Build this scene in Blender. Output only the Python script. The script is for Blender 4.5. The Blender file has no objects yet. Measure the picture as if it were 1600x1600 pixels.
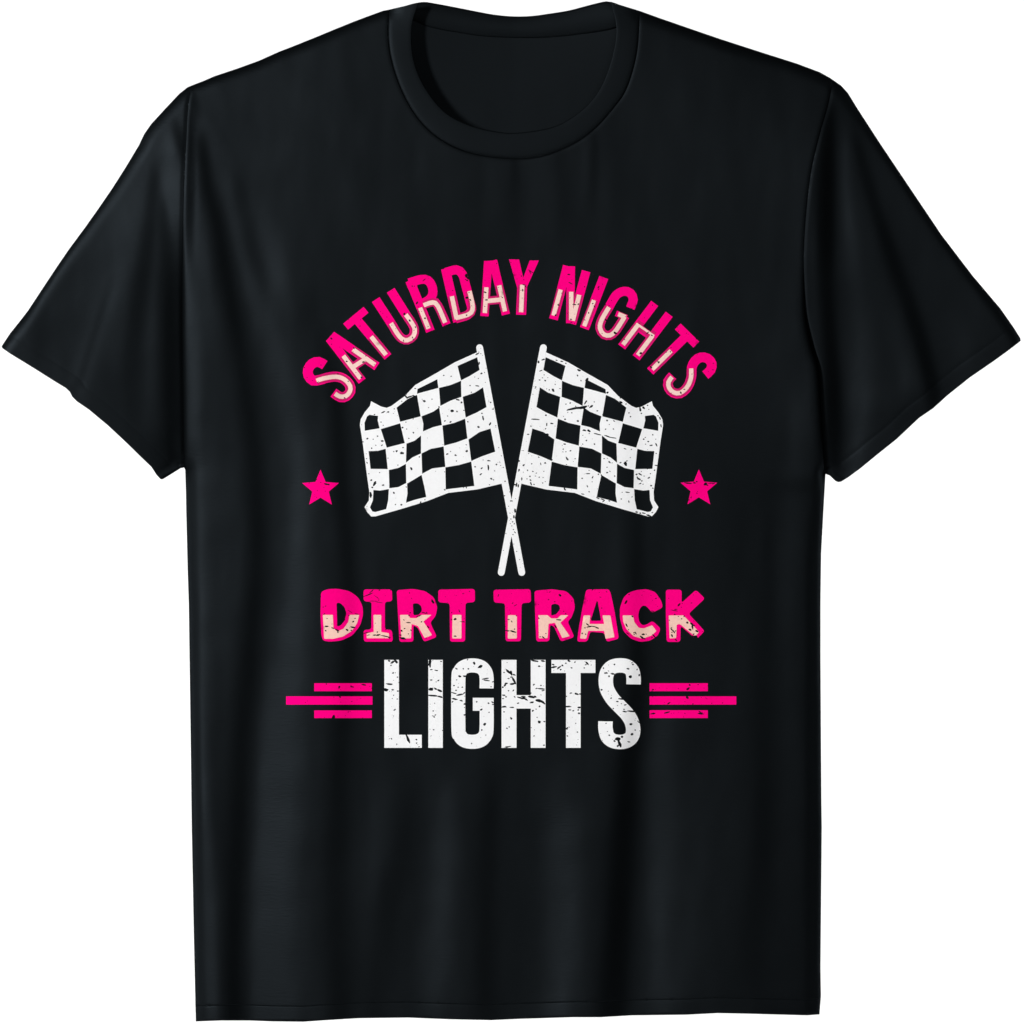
import bpy, math, random
import numpy as np
from mathutils import Vector
from mathutils.geometry import delaunay_2d_cdt

# ------------------------------------------------------------------ scene, camera, light
scene = bpy.context.scene
C = scene.collection
K = 0.00055            # metres of cloth per unit of the layout grid (1600 units wide)
D = 5.0                # camera distance

cam = bpy.data.cameras.new('camera')
cam.sensor_width = 36.0
cam.lens = 36.0 * D / (1600 * K)
cam.clip_start, cam.clip_end = 0.1, 60.0
cam_o = bpy.data.objects.new('camera', cam)
cam_o.location = (0, -D, 0)
cam_o.rotation_euler = (math.radians(90), 0, 0)
C.objects.link(cam_o)
scene.camera = cam_o

world = bpy.data.worlds.new('World')
scene.world = world
world.use_nodes = True
world.node_tree.nodes['Background'].inputs[0].default_value = (1, 1, 1, 1)
world.node_tree.nodes['Background'].inputs[1].default_value = 0.015

def area(name, loc, aim, sx, sy, power, color=(1, 1, 1), spread=180):
    l = bpy.data.lights.new(name, 'AREA')
    l.shape = 'RECTANGLE'; l.size = sx; l.size_y = sy; l.energy = power; l.color = color
    l.spread = math.radians(spread)
    o = bpy.data.objects.new(name, l)
    o.location = loc
    o.rotation_euler = (Vector(aim) - Vector(loc)).to_track_quat('-Z', 'Y').to_euler()
    C.objects.link(o)
    return o

area('key_softbox', (-3.1, -4.0, 1.15), (0, 0, 0.0), 0.6, 0.9, 276, (1.0, 1.0, 1.0))
area('fill_softbox', (0.9, -4.6, 0.6), (0, 0, 0), 1.6, 1.6, 18, (0.99, 0.995, 1.0))
area('backdrop_lamp', (-2.6, 0.55, 0.2), (-0.5, 2.2, 0), 0.5, 2.0, 45)
area('backdrop_lamp', (2.6, 0.55, 0.2), (0.5, 2.2, 0), 0.5, 2.0, 45)

scene.view_settings.view_transform = 'Standard'
scene.view_settings.look = 'None'
scene.view_settings.exposure = 0
scene.view_settings.gamma = 1
scene.view_settings.use_curve_mapping = False
try:
    scene.cycles.use_denoising = True
    scene.cycles.max_bounces = 6
except Exception:
    pass

# ------------------------------------------------------------------ materials
def mat_new(name):
    m = bpy.data.materials.new(name); m.use_nodes = True
    nt = m.node_tree; nt.nodes.clear()
    return m, nt

def cloth_mat(name, diff, gloss, rough):
    m, nt = mat_new(name); N = nt.nodes; L = nt.links
    out = N.new('ShaderNodeOutputMaterial'); add = N.new('ShaderNodeAddShader')
    d = N.new('ShaderNodeBsdfDiffuse'); g = N.new('ShaderNodeBsdfGlossy')
    tc = N.new('ShaderNodeTexCoord'); mp = N.new('ShaderNodeMapping')
    mp.inputs['Scale'].default_value = (150, 150, 800)       # slubs run across the knit
    nz = N.new('ShaderNodeTexNoise'); nz.inputs['Scale'].default_value = 1.0; nz.inputs['Detail'].default_value = 3
    nz2 = N.new('ShaderNodeTexNoise'); nz2.inputs['Scale'].default_value = 9.0; nz2.inputs['Detail'].default_value = 4
    ramp = N.new('ShaderNodeMapRange'); ramp.inputs[3].default_value = rough - .04; ramp.inputs[4].default_value = rough + .04
    bump = N.new('ShaderNodeBump'); bump.inputs['Strength'].default_value = 0.16; bump.inputs['Distance'].default_value = 0.0006
    L.new(tc.outputs['Object'], mp.inputs['Vector']); L.new(mp.outputs[0], nz.inputs['Vector'])
    L.new(tc.outputs['Object'], nz2.inputs['Vector'])
    L.new(nz2.outputs[0], ramp.inputs[0]); L.new(ramp.outputs[0], g.inputs['Roughness'])
    L.new(nz.outputs[0], bump.inputs['Height'])
    L.new(bump.outputs[0], d.inputs['Normal']); L.new(bump.outputs[0], g.inputs['Normal'])
    d.inputs['Color'].default_value = (*diff, 1); g.inputs['Color'].default_value = (*gloss, 1)
    L.new(d.outputs[0], add.inputs[0]); L.new(g.outputs[0], add.inputs[1]); L.new(add.outputs[0], out.inputs[0])
    return m

def ink_mat(name, col, var=0.04):
    m, nt = mat_new(name); N = nt.nodes; L = nt.links
    out = N.new('ShaderNodeOutputMaterial'); d = N.new('ShaderNodeBsdfDiffuse')
    tc = N.new('ShaderNodeTexCoord'); nz = N.new('ShaderNodeTexNoise')
    nz.inputs['Scale'].default_value = 420; nz.inputs['Detail'].default_value = 3
    mx = N.new('ShaderNodeMix'); mx.data_type = 'RGBA'
    mx.inputs[6].default_value = (*[c * (1 - 2 * var) for c in col], 1); mx.inputs[7].default_value = (*col, 1)
    r = N.new('ShaderNodeMapRange'); r.inputs[1].default_value = .3; r.inputs[2].default_value = .55
    L.new(tc.outputs['Object'], nz.inputs['Vector']); L.new(nz.outputs[0], r.inputs[0]); L.new(r.outputs[0], mx.inputs[0])
    L.new(mx.outputs[2], d.inputs['Color']); L.new(d.outputs[0], out.inputs[0])
    return m

CLOTH = cloth_mat('black_jersey', (0.0018, 0.0023, 0.0026), (0.0066, 0.0081, 0.0094), 0.52)
RIB = cloth_mat('black_rib_knit', (0.0018, 0.0023, 0.0026), (0.0064, 0.0079, 0.0092), 0.54)
WHITE = ink_mat('white_ink', (0.91, 0.91, 0.915), 0.015)
PINK = ink_mat('hot_pink_ink', (0.985, 0.0006, 0.215), 0.02)
ROSE = ink_mat('rose_ink', (0.62, 0.012, 0.145), 0.05)
CREAM = ink_mat('cream_ink', (0.91, 0.585, 0.485), 0.04)
PALE = ink_mat('pale_pink_ink', (0.93, 0.655, 0.575), 0.04)
PAPER, nt = mat_new('white_paper')
_o = nt.nodes.new('ShaderNodeOutputMaterial'); _d = nt.nodes.new('ShaderNodeBsdfDiffuse')
_d.inputs['Color'].default_value = (0.9, 0.9, 0.9, 1); nt.links.new(_d.outputs[0], _o.inputs[0])

# ------------------------------------------------------------------ setting: a seamless white sweep
def backdrop():
    prof = [(-1.5, -1.6)]
    for i in range(13):
        a = math.pi / 2 * i / 12
        prof.append((1.4 + 0.8 * math.sin(a), -0.8 - 0.8 * math.cos(a)))
    prof.append((2.2, 3.0))
    vs, fs = [], []
    for (y, z) in prof:
        vs += [(-5, y, z), (5, y, z)]
    for i in range(len(prof) - 1):
        fs.append((2 * i, 2 * i + 1, 2 * i + 3, 2 * i + 2))
    me = bpy.data.meshes.new('backdrop'); me.from_pydata(vs, [], fs); me.materials.append(PAPER)
    me.polygons.foreach_set('use_smooth', [True] * len(fs))
    o = bpy.data.objects.new('backdrop', me); C.objects.link(o); o['kind'] = 'structure'
backdrop()

# ------------------------------------------------------------------ outline of the shirt (layout units)
SHOULDER_L = [(608,15),(599,16.6),(577.5,24.4),(552,34),(518,47.8),(492.5,58.4),(456,73),(437,80.3),(405,94.6),(371,107),(335,119),(318,126.4),(297,134.5)]
SLEEVE_TOP_L = [(297,134.5),(292.7,136.5),(280,146.6),(258,170),(236,194),(225,210),(217,227),(196,262),(175,295),(153,327),(131,358),(108,389),(87.5,419),(65,453),(44,485),(32.5,500),(16,520.6),(2.5,541)]
HEM_L = [(2.5,541),(3.7,544),(15,552),(52.5,575),(87.5,597),(102.5,606),(109,612),(113,620),(120,627),(139,640),(169,665),(200,694),(220,713.7),(236.5,729.5),(244.7,742),(250.7,748.6),(253.7,749)]
UNDER_L = [(253.7,749),(257.5,747),(282,731.7),(287.5,730.4)]
ARM_L = [(297,134.5),(293,170),(290,222),(286,300),(284.5,400),(284.5,500),(286,620),(287.5,730.4)]
SIDE_L = [(287.5,730.4),(289.4,734),(290.5,770),(291,800),(293.5,900),(295,944),(298,1162),(299.6,1294),(303,1469),(305,1556),(306,1596)]
HEM_B = [(306,1596),(345,1594.6),(390.5,1594.6),(426,1596),(475,1596.5),(501,1594.6),(559.5,1591),(637.5,1590),(702,1592.6),(767.5,1594),(812,1592),(894,1589.4),(939,1589.4),(988,1586.5),(1072.5,1585.5),(1121,1583),(1170,1584),(1261,1586.5),(1280.5,1585)]
SIDE_R = [(1280.5,1585),(1282.7,1556),(1282,1512),(1284,1294),(1283.4,1250),(1282,1031),(1282,940),(1283,865),(1286.7,796),(1289.7,743),(1290,740.5)]
ARM_R = [(1301,124.5),(1295,160),(1281,210),(1268,265),(1260,330),(1256,395),(1256.5,450),(1259,495),(1268,540),(1279,579),(1284,650),(1287,700),(1290,740.5)]
UNDER_R = [(1290,740.5),(1296.5,743),(1305.5,751.6),(1310,753.3)]
HEM_R = [(1310,753.3),(1314.5,752.4),(1325,746),(1344.5,731.7),(1370,710.7),(1401,686),(1436,653),(1458,638),(1480,618),(1515,590),(1550,566),(1575,548),(1595,532.5)]
SLEEVE_TOP_R = [(1595,532.5),(1594,528),(1584,512),(1563,482),(1519,430),(1471,367),(1428,303),(1375,224),(1340,170),(1325,145.6),(1314.5,134),(1301,124.5)]
SHOULDER_R = [(1301,124.5),(1297.5,122),(1280.5,112.6),(1244,99),(1212.5,89),(1170,75.4),(1127.5,61.6),(1093.5,50),(1032,28.7),(999.5,17)]
NECK_OUT = [(608,15),(607,60),(614,102),(632,150),(659,192),(695,222),(740,240),(800,247.5),(845,244.5),(890,228),(926,204),(959,168),(980,135),(995,81),(999.5,17)]
NECK_IN = [(655,4),(644,39),(644.5,81),(653,114),(671,147),(698,177),(737,196.5),(782,206.5),(815,207),(860,199.5),(890,186),(920,162),(941,132),(956,90),(963,45),(954,3)]
NECK_BACK = [(608,15),(617,14),(644,6),(662,3),(680,5.4),(710,11),(740,17),(770,22.5),(800,25.5),(830,25),(860,21),(890,16),(926,6.6),(947,2),(956,3),(986,14),(999.5,17)]
BAND_BACK_LOW = [(630,24),(663.5,40),(685,46),(710,50.5),(755,57),(815,59.5),(860,58.5),(905,54),(956,46),(985,32)]

def seg_dist(P, poly):
    """distance from points P (n,2) to an open polyline, with arc parameter of the nearest point"""
    A = np.array(poly[:-1], float); B = np.array(poly[1:], float)
    best = np.full(len(P), 1e9); bi = np.zeros(len(P), int); bt = np.zeros(len(P))
    for i in range(len(A)):
        ab = B[i] - A[i]; t = np.clip(((P - A[i]) @ ab) / max(ab @ ab, 1e-9), 0, 1)
        d = np.hypot(*(P - A[i] - t[:, None] * ab).T)
        m = d < best
        best[m] = d[m]; bi[m] = i; bt[m] = t[m]
    return best, bi, bt

def spline(pts, step=4.0, closed=False):
    """Catmull-Rom through pts, resampled"""
    p = [np.array(q, float) for q in pts]; n = len(p); out = []
    rng = range(n if closed else n - 1)
    for i in rng:
        if closed: p0, p1, p2, p3 = p[i-1], p[i], p[(i+1) % n], p[(i+2) % n]
        else: p0, p1, p2, p3 = p[max(i-1, 0)], p[i], p[i+1], p[min(i+2, n-1)]
        k = max(1, int(np.hypot(*(p2 - p1)) / step))
        for j in range(k):
            t = j / k
            out.append(0.5 * ((2*p1) + (-p0+p2)*t + (2*p0-5*p1+4*p2-p3)*t*t + (-p0+3*p1-3*p2+p3)*t**3))
    if not closed: out.append(p[-1])
    return [tuple(q) for q in out]

def dense(pts, step=6.0, closed=True):
    out = []; n = len(pts)
    for i in range(n if closed else n - 1):
        a = np.array(pts[i], float); b = np.array(pts[(i+1) % n], float)
        k = max(1, int(math.ceil(np.hypot(*(b - a)) / step)))
        for j in range(k): out.append(tuple(a + (b - a) * j / k))
    if not closed: out.append(tuple(pts[-1]))
    return out

NECK_OUT = spline(NECK_OUT, 6); NECK_IN = spline(NECK_IN, 6)
ARM_L = spline(ARM_L, 6); ARM_R = spline(ARM_R, 6)
NECK_BACK = spline(NECK_BACK, 6)

# ------------------------------------------------------------------ folds: strokes of slope across the cloth
# each stroke: [(x, y, half-width, slope)], + leans to the left, - leans to the right
FOLDS = [
 # long fold under the left shoulder down to the hem
 [(314,200,7,0),(318,230,8,-.20),(326,291,11,-.26),(343,355,15,-.28),(354,419,17,-.26),(380,569,17,-.17),(397,700,16,-.18),(405,850,16,-.20),(396,980,18,-.20),(381,1150,20,-.26),(373,1330,21,-.30),(367,1480,21,-.34),(368,1600,21,-.36)],
 [(345,1000,16,0),(336,1150,18,-.13),(340,1300,18,-.13),(350,1400,14,0)],
 # light strip along the left side
 [(303,420,10,0),(303,560,13,.16),(304,760,15,.18),(308,950,14,.14),(312,1200,16,.10),(318,1400,20,.14),(326,1600,22,.14)],
 [(308,215,3.5,0),(309,260,3.5,.09),(308,360,4,.07),(308,430,4,0)],
 [(299,150,5,0),(299,180,5,-.24),(299,300,6,-.24),(298,378,5,-.1),(298,420,5,0)],
 [(300,145,5,-.2),(310,175,6,-.1),(312,195,5,0)],
 [(370,260,10,0),(378,300,12,-.10),(391,376,13,-.10),(408,430,14,-.07),(430,500,14,0)],
 [(345,250,12,0),(360,300,14,.04),(375,380,16,.05),(410,480,20,.06),(440,580,22,.08),(462,660,22,.13),(470,780,24,.14),(462,950,28,.13),(442,1150,36,.15),(430,1400,40,.17),(425,1600,40,.15)],
 [(400,300,18,0),(430,400,18,.08),(450,480,16,.04),(470,540,16,0)],
 # second fold, left of the print
 [(480,470,14,0),(505,540,14,-.08),(527,620,14,-.16),(535,755,14,-.18),(548,900,15,-.16),(546,1050,16,-.19),(533,1180,18,-.15),(528,1350,22,-.15),(535,1600,24,-.17)],
 [(590,1180,24,0),(590,1300,24,.07),(588,1450,22,.07),(600,1600,20,.03)],
 [(640,1150,22,0),(635,1300,20,-.08),(600,1440,22,-.1),(590,1600,24,-.1)],
 [(700,1180,26,0),(695,1300,26,.13),(690,1450,28,.15),(690,1600,28,.13)],
 [(770,1150,16,0),(768,1250,18,-.13),(762,1400,20,-.13),(760,1600,20,-.13)],
 [(850,1180,26,0),(880,1300,32,.14),(885,1450,32,.16),(880,1600,32,.15)],
 # fold right of the print
 [(925,400,16,0),(955,480,16,-.06),(985,570,17,-.11),(990,700,17,-.07),(995,850,17,-.13),(1000,1000,17,-.17),(996,1100,18,-.22),(985,1180,20,-.30),(978,1294,21,-.34),(969,1425,22,-.36),(958,1600,23,-.36)],
 [(1040,1020,26,0),(1035,1150,26,.12),(1035,1300,28,.13),(1030,1450,28,.12),(1035,1600,28,.09)],
 [(1090,1200,26,0),(1085,1350,28,.06),(1085,1600,28,.05)],
 [(1120,700,22,0),(1160,850,24,-.03),(1190,1000,22,-.05),(1195,1160,20,-.10),(1195,1300,22,-.12),(1180,1450,26,-.10),(1180,1600,26,-.06)],
 [(1240,560,16,0),(1243,700,18,.08),(1237,850,20,.09),(1232,1000,22,.07),(1240,1200,18,.05),(1240,1500,18,0)],
 [(1205,700,10,0),(1202,850,12,-.07),(1205,1000,12,-.03),(1205,1080,12,0)],
 [(1268,760,8,0),(1270,900,9,-.18),(1270,1200,9,-.2),(1270,1500,9,-.2),(1270,1600,9,-.2)],
 # small creases under the collar
 [(806,246,6,-.1),(807,300,9,-.06),(808,380,10,0)],
 [(880,240,12,-.05),(885,300,14,-.05),(890,400,14,0)],
 [(932,215,5,-.1),(929,280,6,-.08),(925,345,7,0)],
 [(915,225,8,.05),(913,290,9,.05),(908,345,9,0)],
 [(770,260,12,.04),(772,330,14,.04),(770,400,14,0)],
 # left sleeve
 [(205,380,14,0),(185,430,16,.09),(160,500,17,.10),(128,585,17,.09),(112,620,14,.06)],
 [(186,420,4,0),(172,450,4,-.12),(150,520,4,-.14),(128,590,4,-.14),(114,615,4,-.1)],
 [(245,245,7,0),(243,280,9,-.20),(236,350,11,-.24),(226,430,13,-.22),(212,520,15,-.18),(203,600,15,-.14),(205,660,12,-.06)],
 [(262,240,9,0),(266,290,10,.14),(272,340,9,.10),(277,380,8,0)],
 [(240,420,10,0),(240,500,12,.08),(238,600,13,.08),(238,690,12,.05)],
 [(254,290,7,0),(258,330,9,-.20),(264,420,13,-.30),(266,520,15,-.32),(266,620,13,-.28),(268,700,9,-.18),(270,740,8,-.1)],
 [(272,180,6,0),(279,205,7,-.22),(284,235,6,-.2),(286,260,5,0)],
 [(262,180,7,0),(265,210,8,.10),(268,250,8,.10),(270,280,7,0)],
 [(278,670,5,0),(279,690,5,.2),(281,715,5,.2),(283,728,4,.1)],
 [(90,470,14,0),(75,520,16,-.07),(60,560,14,-.04)],
 # right sleeve
 [(1302,150,8,0),(1297,200,9,-.30),(1294,280,12,-.44),(1293,360,13,-.42),(1294,440,12,-.28),(1297,520,14,-.36),(1302,600,16,-.44),(1304,680,17,-.44),(1305,745,15,-.4)],
 [(1322,180,8,0),(1322,240,10,.12),(1328,330,14,.12),(1340,440,18,.10),(1350,540,22,.10),(1350,640,22,.08),(1345,710,18,.05)],
 [(1330,180,7,0),(1344,233,9,-.16),(1375,342,11,-.20),(1406,430,13,-.20),(1436,517,14,-.26),(1458,605,13,-.28),(1462,640,12,-.2)],
 [(1370,420,14,0),(1400,520,18,.08),(1420,600,18,.08)],
 [(1272,280,6,0),(1270,380,7,.12),(1272,470,7,.08),(1276,520,6,0)],
 [(1480,470,18,0),(1510,540,18,.06),(1520,580,14,.04)],
]
GS = 4.0
GX = np.arange(-20, 1624, GS); GY = np.arange(-20, 1624, GS)
MX, MY = np.meshgrid(GX, GY)
P = np.stack([MX.ravel(), MY.ravel()], 1)

def gauss1(a, sig, axis):
    r = int(3 * sig); k = np.exp(-0.5 * (np.arange(-r, r + 1) / sig) ** 2); k /= k.sum()
    pad = [(0, 0), (0, 0)]; pad[axis] = (r, r)
    ap = np.pad(a, pad, mode='edge')
    return np.apply_along_axis(lambda v: np.convolve(v, k, 'valid'), axis, ap)

def paint(strokes):
    G = np.zeros(len(P))
    for s in strokes:
        s2 = spline([q[:2] for q in s], 40)
        ln = [0] + list(np.cumsum([np.hypot(s[i+1][0]-s[i][0], s[i+1][1]-s[i][1]) for i in range(len(s)-1)]))
        wmax = max(q[2] for q in s) * 3.2
        xs = [q[0] for q in s2]; ys = [q[1] for q in s2]
        m = (P[:, 0] > min(xs) - wmax) & (P[:, 0] < max(xs) + wmax) & (P[:, 1] > min(ys) - wmax) & (P[:, 1] < max(ys) + wmax)
        d, i, t = seg_dist(P[m], s2)
        c = np.array([0] + list(np.cumsum([np.hypot(s2[j+1][0]-s2[j][0], s2[j+1][1]-s2[j][1]) for j in range(len(s2)-1)])))
        u = (c[i] + t * (c[i+1] - c[i])) / c[-1] * ln[-1]
        w = np.interp(u, ln, [q[2] for q in s]); a = np.interp(u, ln, [q[3] for q in s])
        G[m] += a * np.exp(-(d / w) ** 2)
    return G.reshape(MX.shape)

G = paint(FOLDS)
G = gauss1(G, 2.0, 0)
G *= np.where(MX < 284, .62, 1.0)
rn = np.random.RandomState(9)                 # small uneven creases of worn cotton
for sx, sy, amp in ((2.6, 14, .009), (1.3, 5, .007), (6, 7, .005)):
    z = gauss1(gauss1(rn.normal(size=G.shape), sx, 1), sy, 0)
    G += z / z.std() * amp
FOLD_GAIN = 1.6
G = G - gauss1(G, 26.0, 1)
FOLD = np.cumsum(G, axis=1) * GS * K * FOLD_GAIN
FOLD -= gauss1(FOLD, 40.0, 1)
# broad soft waves of the hanging cloth
rs = np.random.RandomState(4)
W = np.zeros_like(FOLD)
for _ in range(26):
    fx = rs.uniform(.006, .03); fy = rs.uniform(-.006, .006); ph = rs.uniform(0, 6.28)
    W += np.sin(MX * fx + MY * fy + ph) * .006 / (fx * 1000 + 6)
FOLD = FOLD + W * .35
CLOSED = [SHOULDER_L + SLEEVE_TOP_L[1:], SLEEVE_TOP_R + SHOULDER_R[1:], UNDER_L, UNDER_R, SIDE_L, SIDE_R]
DE = np.full(len(P), 1e9)
for c in CLOSED: DE = np.minimum(DE, seg_dist(P, c)[0])
DE = DE.reshape(MX.shape)

def bil(F, p):
    p = np.asarray(p, float)
    x = np.clip((p[:, 0] - GX[0]) / GS, 0, len(GX) - 1.001); y = np.clip((p[:, 1] - GY[0]) / GS, 0, len(GY) - 1.001)
    i = x.astype(int); j = y.astype(int); u = x - i; v = y - j
    return F[j, i]*(1-u)*(1-v) + F[j, i+1]*u*(1-v) + F[j+1, i]*(1-u)*v + F[j+1, i+1]*u*v

ARM_LOW_L = [q for q in ARM_L if q[1] > 330]; ARM_LOW_R = [q for q in ARM_R if q[1] > 400]
def inset(path, d):
    q = np.array(path, float); t = np.gradient(q, axis=0); t /= np.hypot(*t.T)[:, None]
    n = np.stack([t[:, 1], -t[:, 0]], 1)
    return [tuple(x) for x in q + n * d]
HEMLINES = [[(q[0], q[1] - 24) for q in HEM_B], inset(HEM_L[1:-2], 25), inset(HEM_R[2:], 25)]

def exact_d(p):
    d = np.full(len(p), 1e9)
    for c in CLOSED: d = np.minimum(d, seg_dist(p, c)[0])
    return d

def roll(d, R): return np.sqrt(np.clip(1 - (1 - np.clip(d / R, 0, 1)) ** 2, 0, 1))

def front_h(p, part='body'):
    """height of the front cloth toward the viewer, metres"""
    p = np.asarray(p, float); d = exact_d(p)
    r = roll(d, 20)
    if part == 'body': dome = 0.0085
    else:
        e = np.minimum(seg_dist(p, ARM_L)[0], seg_dist(p, ARM_R)[0])
        dome = 0.0004 + 0.0081 * np.exp(-e / 70)
    h = 0.0055 * r + dome * (1 - np.exp(-d / 90)) + bil(FOLD, p) * np.clip(d / 16, 0, 1) ** .7
    for c in (ARM_L, ARM_R):
        e = seg_dist(p, c)[0]
        h -= 0.0008 * np.exp(-(e / 3.0) ** 2)
    for c, y0, amt in ((ARM_LOW_L, 330, .011), (ARM_LOW_R, 400, .008)):
        e = seg_dist(p, c)[0]; w = np.clip((p[:, 1] - y0) / 160, 0, 1)
        w = w * w * (3 - 2 * w)
        if part == 'body': h -= 0.0040 * w * (1 - roll(e, 16))
        else: h -= amt * w * np.exp(-e / 45) * np.clip(d / 10, .25, 1)
    for c in HEMLINES:
        e = seg_dist(p, c)[0]
        h -= (0.00007 if c is HEMLINES[0] else .00018) * np.exp(-(e / 2.2) ** 2)
    e = seg_dist(p, NECK_OUT)[0]
    h -= 0.0005 * np.exp(-(e / 2.6) ** 2)
    return h

def back_h(p):
    p = np.asarray(p, float); d = exact_d(p)
    return -(0.0035 * roll(d, 20) + 0.0065 * (1 - np.exp(-d / 90))) + bil(FOLD, p + [37, 90]) * .12 * np.clip(d / 30, 0, 1)

def place(p, h):
    """layout point + height toward the viewer -> world"""
    s = (D - h) / D
    return np.stack([(p[:, 0] - 800) * K * s, -h, (800 - p[:, 1]) * K * s], 1)

# ------------------------------------------------------------------ flat regions -> curved meshes
def inside(p, poly):
    x, y = p[:, 0], p[:, 1]; q = np.asarray(poly, float); r = np.zeros(len(p), bool)
    a = q; b = np.roll(q, -1, 0)
    for (x1, y1), (x2, y2) in zip(a, b):
        if y1 == y2: continue
        m = ((y1 > y) != (y2 > y)) & (x < (x2 - x1) * (y - y1) / (y2 - y1) + x1)
        r ^= m
    return r

def beside(path, offs=(-9, -6, -4, -2, 2, 4, 6, 9)):
    q = np.array(dense(path, 5, False), float); t = np.gradient(q, axis=0); t /= np.hypot(*t.T)[:, None]
    n = np.stack([-t[:, 1], t[:, 0]], 1)
    return np.concatenate([q[1:-1] + n[1:-1] * o for o in offs])

def triangulate(keep_loops, cut_loops, step, classes=(), extra=None):
    """points, triangles, class per triangle; kept = inside any keep loop and no cut loop"""
    loops = list(keep_loops) + list(cut_loops) + [l for c in classes for l in c]
    allk = np.array([q for l in keep_loops for q in l])
    lo = allk.min(0); hi = allk.max(0)
    V = []; E = []
    for l in loops:
        b = len(V); n = len(l)
        V += [Vector((float(q[0]), float(q[1]))) for q in l]
        E += [(b + i, b + (i + 1) % n) for i in range(n)]
    gx = np.arange(lo[0] + step * .5, hi[0], step); gy = np.arange(lo[1] + step * .5, hi[1], step)
    if len(gx) and len(gy):
        g = np.stack([a.ravel() for a in np.meshgrid(gx, gy)], 1)
        g[:, 0] += ((np.arange(len(g)) // len(gx)) % 2) * step * .5
        m = np.zeros(len(g), bool)
        for l in keep_loops: m |= inside(g, l)
        if extra is not None:
            ex = extra
            m2 = np.zeros(len(ex), bool)
            for l in keep_loops: m2 |= inside(ex, l)
            ex = ex[m2]
            bins = set(map(tuple, np.floor(ex / step).astype(int)))
            m &= np.array([tuple(c) not in bins for c in np.floor(g / step).astype(int)])
            V += [Vector((float(a), float(b))) for a, b in ex]
        V += [Vector((float(a), float(b))) for a, b in g[m]]
    v, e, f, *_ = delaunay_2d_cdt(V, E, [], 0, 1e-5, False)
    pts = np.array([(q.x, q.y) for q in v]); tri = np.array([t[:3] for t in f])
    cen = pts[tri].mean(1)
    keep = np.zeros(len(tri), bool)
    for l in keep_loops: keep |= inside(cen, l)
    for l in cut_loops: keep &= ~inside(cen, l)
    tri = tri[keep]; cen = cen[keep]
    cls = np.zeros(len(tri), int)
    for k, c in enumerate(classes):
        m = np.zeros(len(tri), bool)
        for l in c: m |= inside(cen, l)
        cls[m] = k + 1
    a = pts[tri]
    area2 = (a[:, 1, 0]-a[:, 0, 0])*(a[:, 2, 1]-a[:, 0, 1]) - (a[:, 1, 1]-a[:, 0, 1])*(a[:, 2, 0]-a[:, 0, 0])
    tri[area2 < 0] = tri[area2 < 0][:, [0, 2, 1]]      # same turn everywhere
    used = np.unique(tri); remap = np.full(len(pts), -1); remap[used] = np.arange(len(used))
    return pts[used], remap[tri], cls

def link(name, verts, faces, mats, parent=None, cls=None, smooth=True):
    me = bpy.data.meshes.new(name)
    me.from_pydata([tuple(map(float, q)) for q in verts], [], [tuple(map(int, q)) for q in faces])
    for m in mats: me.materials.append(m)
    if cls is not None: me.polygons.foreach_set('material_index', [int(c) for c in cls])
    if smooth: me.polygons.foreach_set('use_smooth', [True] * len(me.polygons))
    me.validate(); me.update()
    o = bpy.data.objects.new(name, me); C.objects.link(o)
    if parent is not None: o.parent = parent
    return o

# front faces look toward -y: layout y runs down, so flip the turn
def front_faces(tri): return tri[:, [0, 2, 1]]
def back_faces(tri): return tri

def solid(o, t=0.0009):
    m = o.modifiers.new('cloth_thickness', 'SOLIDIFY'); m.thickness = t; m.offset = -1
    return o

shirt = bpy.data.objects.new('t_shirt', None)
shirt.empty_display_size = 0.1
C.objects.link(shirt)
shirt['label'] = 'black short-sleeved crew-neck t-shirt with pink and white checkered-flag race print'
shirt['category'] = 't-shirt'

def part(o, label=None):
    if label: o['label'] = label
    return o

HEM_IN = [(x, y - 24) for x, y in HEM_B]
HEM_IN[0] = (305.3, 1572); HEM_IN[-1] = (1281.8, 1561)
SIDE_L1 = [q for q in SIDE_L if q[1] < 1560]; SIDE_R1 = [q for q in SIDE_R if q[1] < 1550]
BODY_EDGE = ARM_L + SIDE_L1[1:] + HEM_IN + SIDE_R1 + ARM_R[::-1][1:]
def front_panel():
    loop = dense(NECK_OUT[::-1] + SHOULDER_L[1:] + BODY_EDGE[1:] + SHOULDER_R[1:-1], 6)
    p, t, _ = triangulate([loop], [], 5.0, extra=np.concatenate([beside(ARM_L), beside(ARM_R), beside(NECK_OUT), beside(HEM_IN, (-3.5, -1.7, 1.7, 3.5))]))
    o = solid(link('front_panel', place(p, front_h(p)), front_faces(t), [CLOTH], shirt))
    loop = dense(HEM_IN + [(1281.8, 1561), (1280.5, 1585)] + HEM_B[::-1][1:], 6)
    p, t, _ = triangulate([loop], [], 5.0, extra=beside(HEM_IN, (-3.5, -1.7, 1.7, 3.5)))
    solid(link('hem', place(p, front_h(p)), front_faces(t), [CLOTH], o))
    return o
def back_panel():
    loop = dense(NECK_BACK[::-1] + SHOULDER_L[1:] + ARM_L[1:] + SIDE_L[1:] + HEM_B[1:] + SIDE_R[1:] + ARM_R[::-1][1:] + SHOULDER_R[1:-1], 8)
    p, t, _ = triangulate([loop], [], 8.0)
    return link('back_panel', place(p, back_h(p)), back_faces(t), [CLOTH], shirt)

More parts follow.
